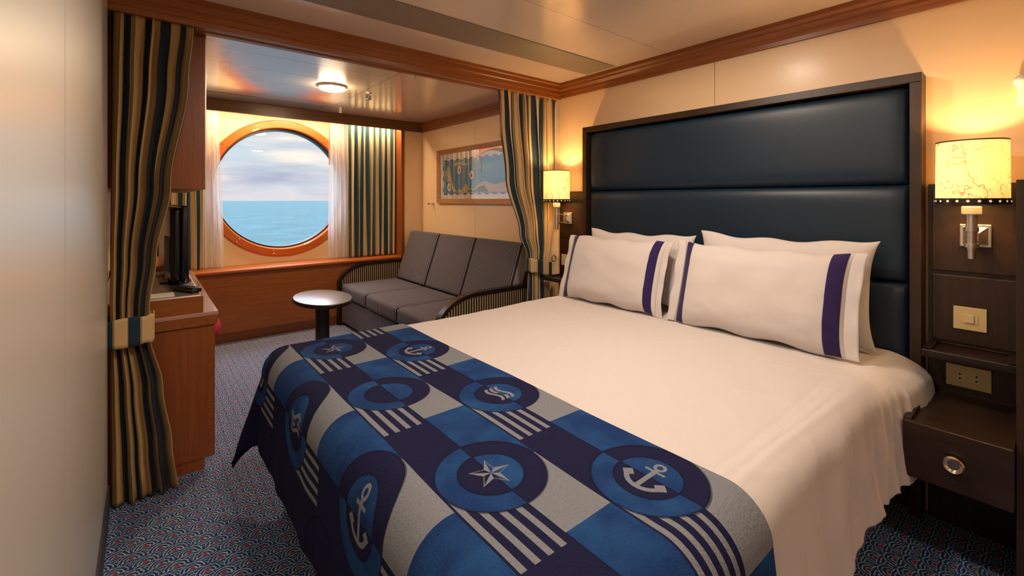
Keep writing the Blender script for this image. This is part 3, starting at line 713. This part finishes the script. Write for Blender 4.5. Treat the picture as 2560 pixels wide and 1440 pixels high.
# ---------------------------------------------------------------- round table
tb = thing('pedestal_table', 'small oval pedestal table with glossy grey top beside the sofa', 'table', (1.0, 3.42, 0))
c = (1.0, 3.42, 0)
def oval(bm):
    bmesh.ops.transform(bm, matrix=Matrix.Translation(c) @ Matrix.Diagonal((.85, 1.38, 1, 1)) @ Matrix.Translation((-c[0], -c[1], 0)), verts=bm.verts); return bm
link('tabletop', oval(lathe(bmesh.new(), c, [(.19, .502), (.214, .505), (.222, .513), (.222, .527), (.218, .532), (.210, .534), (.001, .534)], n=96)), TABT, tb, smooth=True, angle=30)
link('edge_band', oval(lathe(bmesh.new(), c, [(.21, .501), (.220, .503), (.225, .511), (.225, .527), (.221, .5315), (.218, .527)], n=96, closed=False)), DARKY, tb, smooth=True, angle=40)
link('column', lathe(bmesh.new(), c, [(.048, .02), (.048, .495), (.09, .503)], n=40), STEELD, tb, smooth=True, angle=30)
link('foot', lathe(bmesh.new(), c, [(.20, 0), (.20, .012), (.18, .018), (.05, .022)], n=64), STEELD, tb, smooth=True, angle=30)

# ---------------------------------------------------------------- desk, cabinet, tv
dk = thing('desk', 'cherry wood vanity desk with raised shelf along the left wall', 'desk', (.05, 3.5, 0))
DY0, DY1, DX1 = 2.50, 4.05, .25
bm = bmesh.new(); bx(bm, XL2, DX1, DY0, DY0+.03, .05, .665, .004); bx(bm, XL2, DX1-.04, DY0+.004, DY0+.03, 0, .05); link('end_panel', bm, WZ, dk)
link('back_panel', box(XL2, XL2+.02, DY0+.03, DY1, .05, .665), WZ, dk)
link('end_panel', box(XL2, DX1-.02, DY1-.03, DY1, 0, .665), WZ, dk)
link('drawer_front', box(DX1-.05, DX1-.03, DY0+.55, DY1-.03, .56, .665, .002), WZ, dk)
bm = bmesh.new(); prism(bm, [(XL2, .665), (DX1+.006, .665), (DX1+.012, .682), (DX1+.006, .70), (DX1, .705), (XL2, .705)], 'y', DY0-.012, DY1); link('moulding', bm, WY, dk)
TOPW = newmat('desk_laminate', '#b8897a', .12, Coat_Weight=.5, Coat_Roughness=.05)
bm = bmesh.new(); bx(bm, XL2, DX1+.012, DY0-.01, DY1, .705, .724, .004); link('desktop', bm, TOPW, dk)
bm = bmesh.new(); bx(bm, XL2, .205, DY0+.0, DY0+.02, .724, .80, .002); bx(bm, .19, .205, DY0+.02, 3.45, .724, .80, .002); bx(bm, XL2, .20, 3.45, DY1, .724, .842, .015, 4); link('riser', bm, WX, dk)
link('riser_tray', box(XL2, .198, DY0+.01, 3.45, .79, .806, .006, seg=3), METAL, dk)
uc = thing('wall_cabinet', 'brown upper wall cabinet panel hanging above the desk', 'cabinet', (.03, 3.0, 1.29))
CX1 = .216
link('cabinet_body', box(XL2, CX1-.0005, 2.503, 3.9, 1.29, 2.0, .001), WZ, uc)
link('edge_strip', box(CX1-.006, CX1, 2.497, 2.503, 1.29, 2.0, .001), METAL, uc)
bm = box(XL2, CX1-.006, 2.498, 2.503, 1.29, 2.0); link('cabinet_end', bm, WZ, uc)
link('cornice', box(XL2, CX1, 2.49, 3.9, 2.0, ZC), WX, uc)
tv = thing('television', 'black flat television seen edge-on standing on the desk', 'television', (.06, 2.95, .81))
TM = Matrix.Translation((.135, 3.09, .86-.027)) @ Matrix.Rotation(radians(3), 4, 'Z')
def tvb(name, bm, m, par, **k): bmesh.ops.transform(bm, matrix=TM, verts=bm.verts); return link(name, bm, m, par, **k)
tvb('back_shell', box(-.060, -.012, -.33, .33, .0, .37, .022, seg=4), BLACKP, tv, smooth=True, angle=50)
tvb('front_bezel', box(-.016, .014, -.34, .34, -.010, .378, .006, seg=3), BLACKP, tv, smooth=True, angle=50)
tvb('screen', box(.0138, .0150, -.32, .32, .015, .355), SCREEN, tv)
tvb('connector_panel', box(-.068, -.060, -.30, -.12, .05, .22, .002), GREYP, tv)
tvb('stand', box(-.05, .0, -.08, .08, -.022, .01, .004), BLACKP, tv)
tvb('stand_foot', box(-.09, .045, -.15, .15, -.0265, -.018, .002), BLACKP, tv)
rm = thing('remote_control', 'black remote control lying on the desk tray beneath the television', 'remote control', (.15, 2.66, .806))
RM = Matrix.Translation((.15, 2.64, .8175)) @ Matrix.Rotation(radians(25), 4, 'Z')
bm = box(-.024, .024, -.085, .085, -.011, .011, .008, seg=3); bmesh.ops.transform(bm, matrix=RM, verts=bm.verts); link('body', bm, BLACKP, rm, smooth=True, angle=50)
for i in range(6):
    for j in range(3):
        bm = box(-.016+j*.012, -.008+j*.012, -.06+i*.018, -.05+i*.018, .0105, .0125, .001); bmesh.ops.transform(bm, matrix=RM, verts=bm.verts); link('button', bm, GREYP, rm)
# coffee tray card on desk
tag(link('paper_folder', box(.0, .10, 2.52, 2.62, .8065, .811, .001), WHITEM, origin=(.1, 2.8, .806)), 'white leaflet lying on the desk tray beside the remote', 'leaflet')
# stool
st = thing('stool', 'stool with bright pink round seat tucked under the desk', 'stool', (.16, 2.95, 0))
link('seat', lathe(bmesh.new(), (.12, 2.83, 0), [(.14, .53), (.175, .54), (.19, .575), (.18, .61), (.13, .63), (.001, .64)], n=48), PINK, st, smooth=True, angle=60)
link('seat_base', lathe(bmesh.new(), (.12, 2.83, 0), [(.10, .50), (.155, .515), (.165, .535)], n=48), DARKW, st, smooth=True, angle=60)
for i in range(4):
    a = pi/4+pi/2*i; bm = bmesh.new(); cyl(bm, (.12+.11*cos(a), 2.83+.11*sin(a), 0), .014, .51, n=16); link('leg', bm, DARKW, st, smooth=True, angle=40)

# ---------------------------------------------------------------- bed
BZ, BR = .625, .075
FX, NY, FY, HXB = .45, .455, 2.0, 2.31      # start of the rounded edges : foot, near, far, head
bed = thing('bed', 'queen bed with low base and mattress against the navy headboard', 'bed', (1.35, 1.22, 0))
link('mattress', box(FX-.045, HXB, NY-.045, FY+.045, .33, BZ-.012, .05, seg=5), LINEN, bed, smooth=True, angle=60)
link('base', box(FX, HXB, NY, FY, .20, .33, .01), newmat('bed_base_fabric', '#3d3a3c', .9), bed)
for xx in (FX+.06, HXB-.15):
    for yy in (NY+.02, FY-.10): link('leg', box(xx-.085, xx-.03, yy+.02, yy+.07, 0, .20, .004), newmat('bed_leg', '#8d8178', .5), bed)
def drape(a, b, lift=0.0, flare=.06, rip=0.0, corner=.12, seed=0.0):
    """unfolded cloth point (a,b) -> world, draped over the mattress"""
    dx = max(0, FX-a); dn = max(0, NY-b); df = max(0, b-FY); dy = dn if dn > 0 else df; sy = -1 if dn > 0 else 1
    Dd = hypot(dx, dy); ax = min(max(a, FX), 9); by = min(max(b, NY), FY)
    r = BR+lift
    z = BZ+lift
    if Dd > 0:
        phi = min(Dd/BR, pi/2); ux, uy = -dx/Dd, sy*dy/Dd
        rest = max(0, Dd-BR*pi/2); out = r*sin(phi); down = r*(1-cos(phi))-lift*(1-cos(phi))
        down = BR*(1-cos(phi))+lift*(1-cos(phi)); down = (BR+lift)*(1-cos(phi))
        th = atan2(dy, dx); cf = sin(2*th)**2 if dx > 0 and dy > 0 else 0
        fl = flare+corner*cf
        o_ = out+fl*rest*1.3; d_ = down+rest*sqrt(max(.2, 1-(fl*1.3)**2))
        al = b if dx > dy else a
        o_ += rip*(rest/.25)**.8*(sin(al*23+seed)*.6+sin(al*41+1.3+seed)*.4) if rest > 0 else 0
        return Vector((ax+ux*o_, by+uy*o_, z-d_))
    return Vector((ax, by, z))
def dnoise(p, sc, amp): return amp*mnoise.noise(Vector(p)*sc)
# duvet
def duvet_f(s, t):
    a = lerp(.235, 2.325, s); b = lerp(.09, 2.36, t)
    near = b < NY; p = drape(a, b, 0.0, .10 if near else .03, .010 if near else .0, .05, 1.0)
    drop = max(0, NY-b)
    if drop > 0:
        hd = sstep(1.75, 2.25, a)
        p.y -= .055*hd*sstep(0, .12, drop)*(1-.4*sstep(.2, .36, drop))
        w = sin(a*29+drop*9+3*mnoise.noise(Vector((a*3, 0, 0))))*.4+1.3*mnoise.noise(Vector((a*11, drop*5, 0)))+.15*mnoise.noise(Vector((a*30, drop*9, 2)))
        rg = 1-abs(mnoise.noise(Vector((a*12+drop*2, drop*2.5, 7))))*2; rg2 = 1-abs(mnoise.noise(Vector((a*34-drop*5, drop*5, 11))))*2
        p.y -= (.010*max(0, rg)**3+.0012*max(0, rg2)**3)*sstep(.05, .16, drop)*(.35+.65*sstep(1.1, 1.9, a))
        p.y += .011*w*sstep(.04, .2, drop)*(.5+.5*sstep(1.0, 1.9, a)); p.z += .003*hd*w*sstep(.0, .1, drop)
    p.z += dnoise((a*2.2, b*2.2, 0), 1, .006)+dnoise((a*1.2+b*1.5, (b-a)*9, 3), 1, .0018)
    for cb, cw, ch in ((.470, .007, .0030), (.505, .009, -.0022), (.43, .008, .0028)): p.z += ch*math.exp(-((b-cb-.012*sin(a*3+cb*40))/cw)**2)*(1-sstep(1.5, 2.0, a))
    cr = 1-abs(mnoise.noise(Vector((a*1.6+b*3.0, b*1.5-a*4.5, 9))))*2; p.z += .0022*max(0, cr)**6
    return p
dv = link('duvet', grid(duvet_f, 330, 430), LINEN, origin=(1.35, 1.22, BZ), smooth=True)
tag(dv, 'smooth white duvet covering the bed and hanging over its sides', 'bedding'); solid(dv, .008, 1)
# runner
RA0, RA1, RB0, RB1 = .055, .962, .10, 2.42
def run_f(s, t):
    a = lerp(RA0, RA1, s); b = lerp(RB0, RB1, t)
    p = drape(a, b, .014, .10 if b < NY else .05, .004, .22, 2.0)
    p.z += dnoise((a*2.2, b*2.2, 0), 1, .006)+dnoise((a*9, b*9, 5), 1, .0012)
    return p
rn = link('bed_runner', grid(run_f, 260, 420, lambda s, t: (lerp(RA0, RA1, s), lerp(RB0, RB1, t))), RUN, origin=(.7, 1.22, BZ), smooth=True)
solid(rn, .005, 1)
tag(rn, 'blue throw runner with anchors, stars and stripes laid across the foot of the bed', 'bed runner')

# pillows
def pillow(name, lab, xb, xt, y_left, y_right, zb, h, T, ribbons=(), flange=0.0, seed=0, corner=.03, tilt_y=0.0, grp=None):
    w = y_left-y_right; base = Vector((xb, y_left, zb)); upv = Vector((xt-xb, 0, 0)); hh = sqrt(max(.01, h*h-(xt-xb)**2)); up = Vector((xt-xb, 0, hh))/h; rt = Vector((0, -1, tilt_y)); nrm = Vector((-up.z, 0, up.x))
    cen = base+rt*(w/2)+up*(h/2)
    def surf(side, off=0.0):
        def f(s, t):
            a, b = -cos(pi*s) if side != 0 else 2*s-1, -cos(pi*t)
            return P(a, b, side, off)
        return f
    def P(a, b, side, off=0):
        aw = w/2; ah = h/2
        fe = max(0, 1-abs(a)**4); fb = max(0, 1-abs(b)**3.2)
        pinch_x = 1-corner*1.4*(1-abs(b)**3)*abs(a)**2; pinch_y = 1-corner*1.8*(1-abs(a)**3)*abs(b)**2
        th = T*(fe**.55)*(fb**.6)
        n1 = mnoise.noise(Vector((a*2.3+seed, b*2.1, side*3)))*.010+mnoise.noise(Vector((a*7+seed, b*6, side*5)))*.003*(abs(a)+abs(b))
        x_ = a*aw*pinch_x; y_ = b*ah*pinch_y+ .006*sin(a*9+seed)*abs(b)**6
        if b < 0: y_ -= 0
        p = cen+rt*x_+up*y_+nrm*(side*th+n1*fe*fb*side*-1*-1+off)
        return p
    t = thing(name, lab, 'pillow', (xb, (y_left+y_right)/2, zb), grp)
    bm = grid(lambda s, q: P(-cos(pi*s), -cos(pi*q), 1), 64, 44); b2 = grid(lambda s, q: P(-cos(pi*s), -cos(pi*q), -1), 64, 44)
    me = bpy.data.meshes.new('tmp'); b2.to_mesh(me); b2.free(); bm.from_mesh(me); bpy.data.meshes.remove(me)
    bmesh.ops.remove_doubles(bm, verts=bm.verts, dist=.0008)
    link('pillowcase', bm, LINEN, t, smooth=True)
    if flange:
        for sg in (-1, 1):
            def ff(s, q):
                b = -cos(pi*q); e = P(sg*.985, b*.99, 1); rr = flange*s*(1+.05*sin(b*7+seed))
                return e+rt*sg*rr+nrm*(.004*s*sin(b*9+seed)+.003)
            solid(link('flange', grid(ff, 6, 60), LINEN, t, smooth=True), .003)
    for a0, a1 in ribbons:
        def rf(s, q): 
            b = lerp(-.985, .985, q); return P(lerp(a0, a1, s), b, 1, .0022)
        solid(link('ribbon', grid(rf, 10, 70), RIB, t, smooth=True), .0015)
    return t
G = 'bed pillows'
pillow('pillow', 'plain white pillow standing against the headboard behind the left striped pillow', 2.205, 2.262, 1.95, 1.225, .645, .415, .058, seed=3, corner=.05, grp='plain white pillows')
pillow('pillow', 'plain white pillow standing against the headboard behind the right striped pillow', 2.205, 2.262, 1.20, .455, .645, .44, .060, seed=9, corner=.06, grp='plain white pillows')
pillow('pillow', 'white pillow with two navy ribbons, on the far left of the bed', 2.035, 2.15, 1.99, 1.315, .636, .40, .072, ribbons=((-.955, -.845), (.80, .93)), flange=.035, seed=1, grp='navy ribboned pillows')
pillow('pillow', 'white pillow with two navy ribbons, nearest the near bedside lamp', 2.03, 2.15, 1.22, .505, .636, .41, .075, ribbons=((-.955, -.855), (.80, .95)), flange=.045, seed=5, grp='navy ribboned pillows')
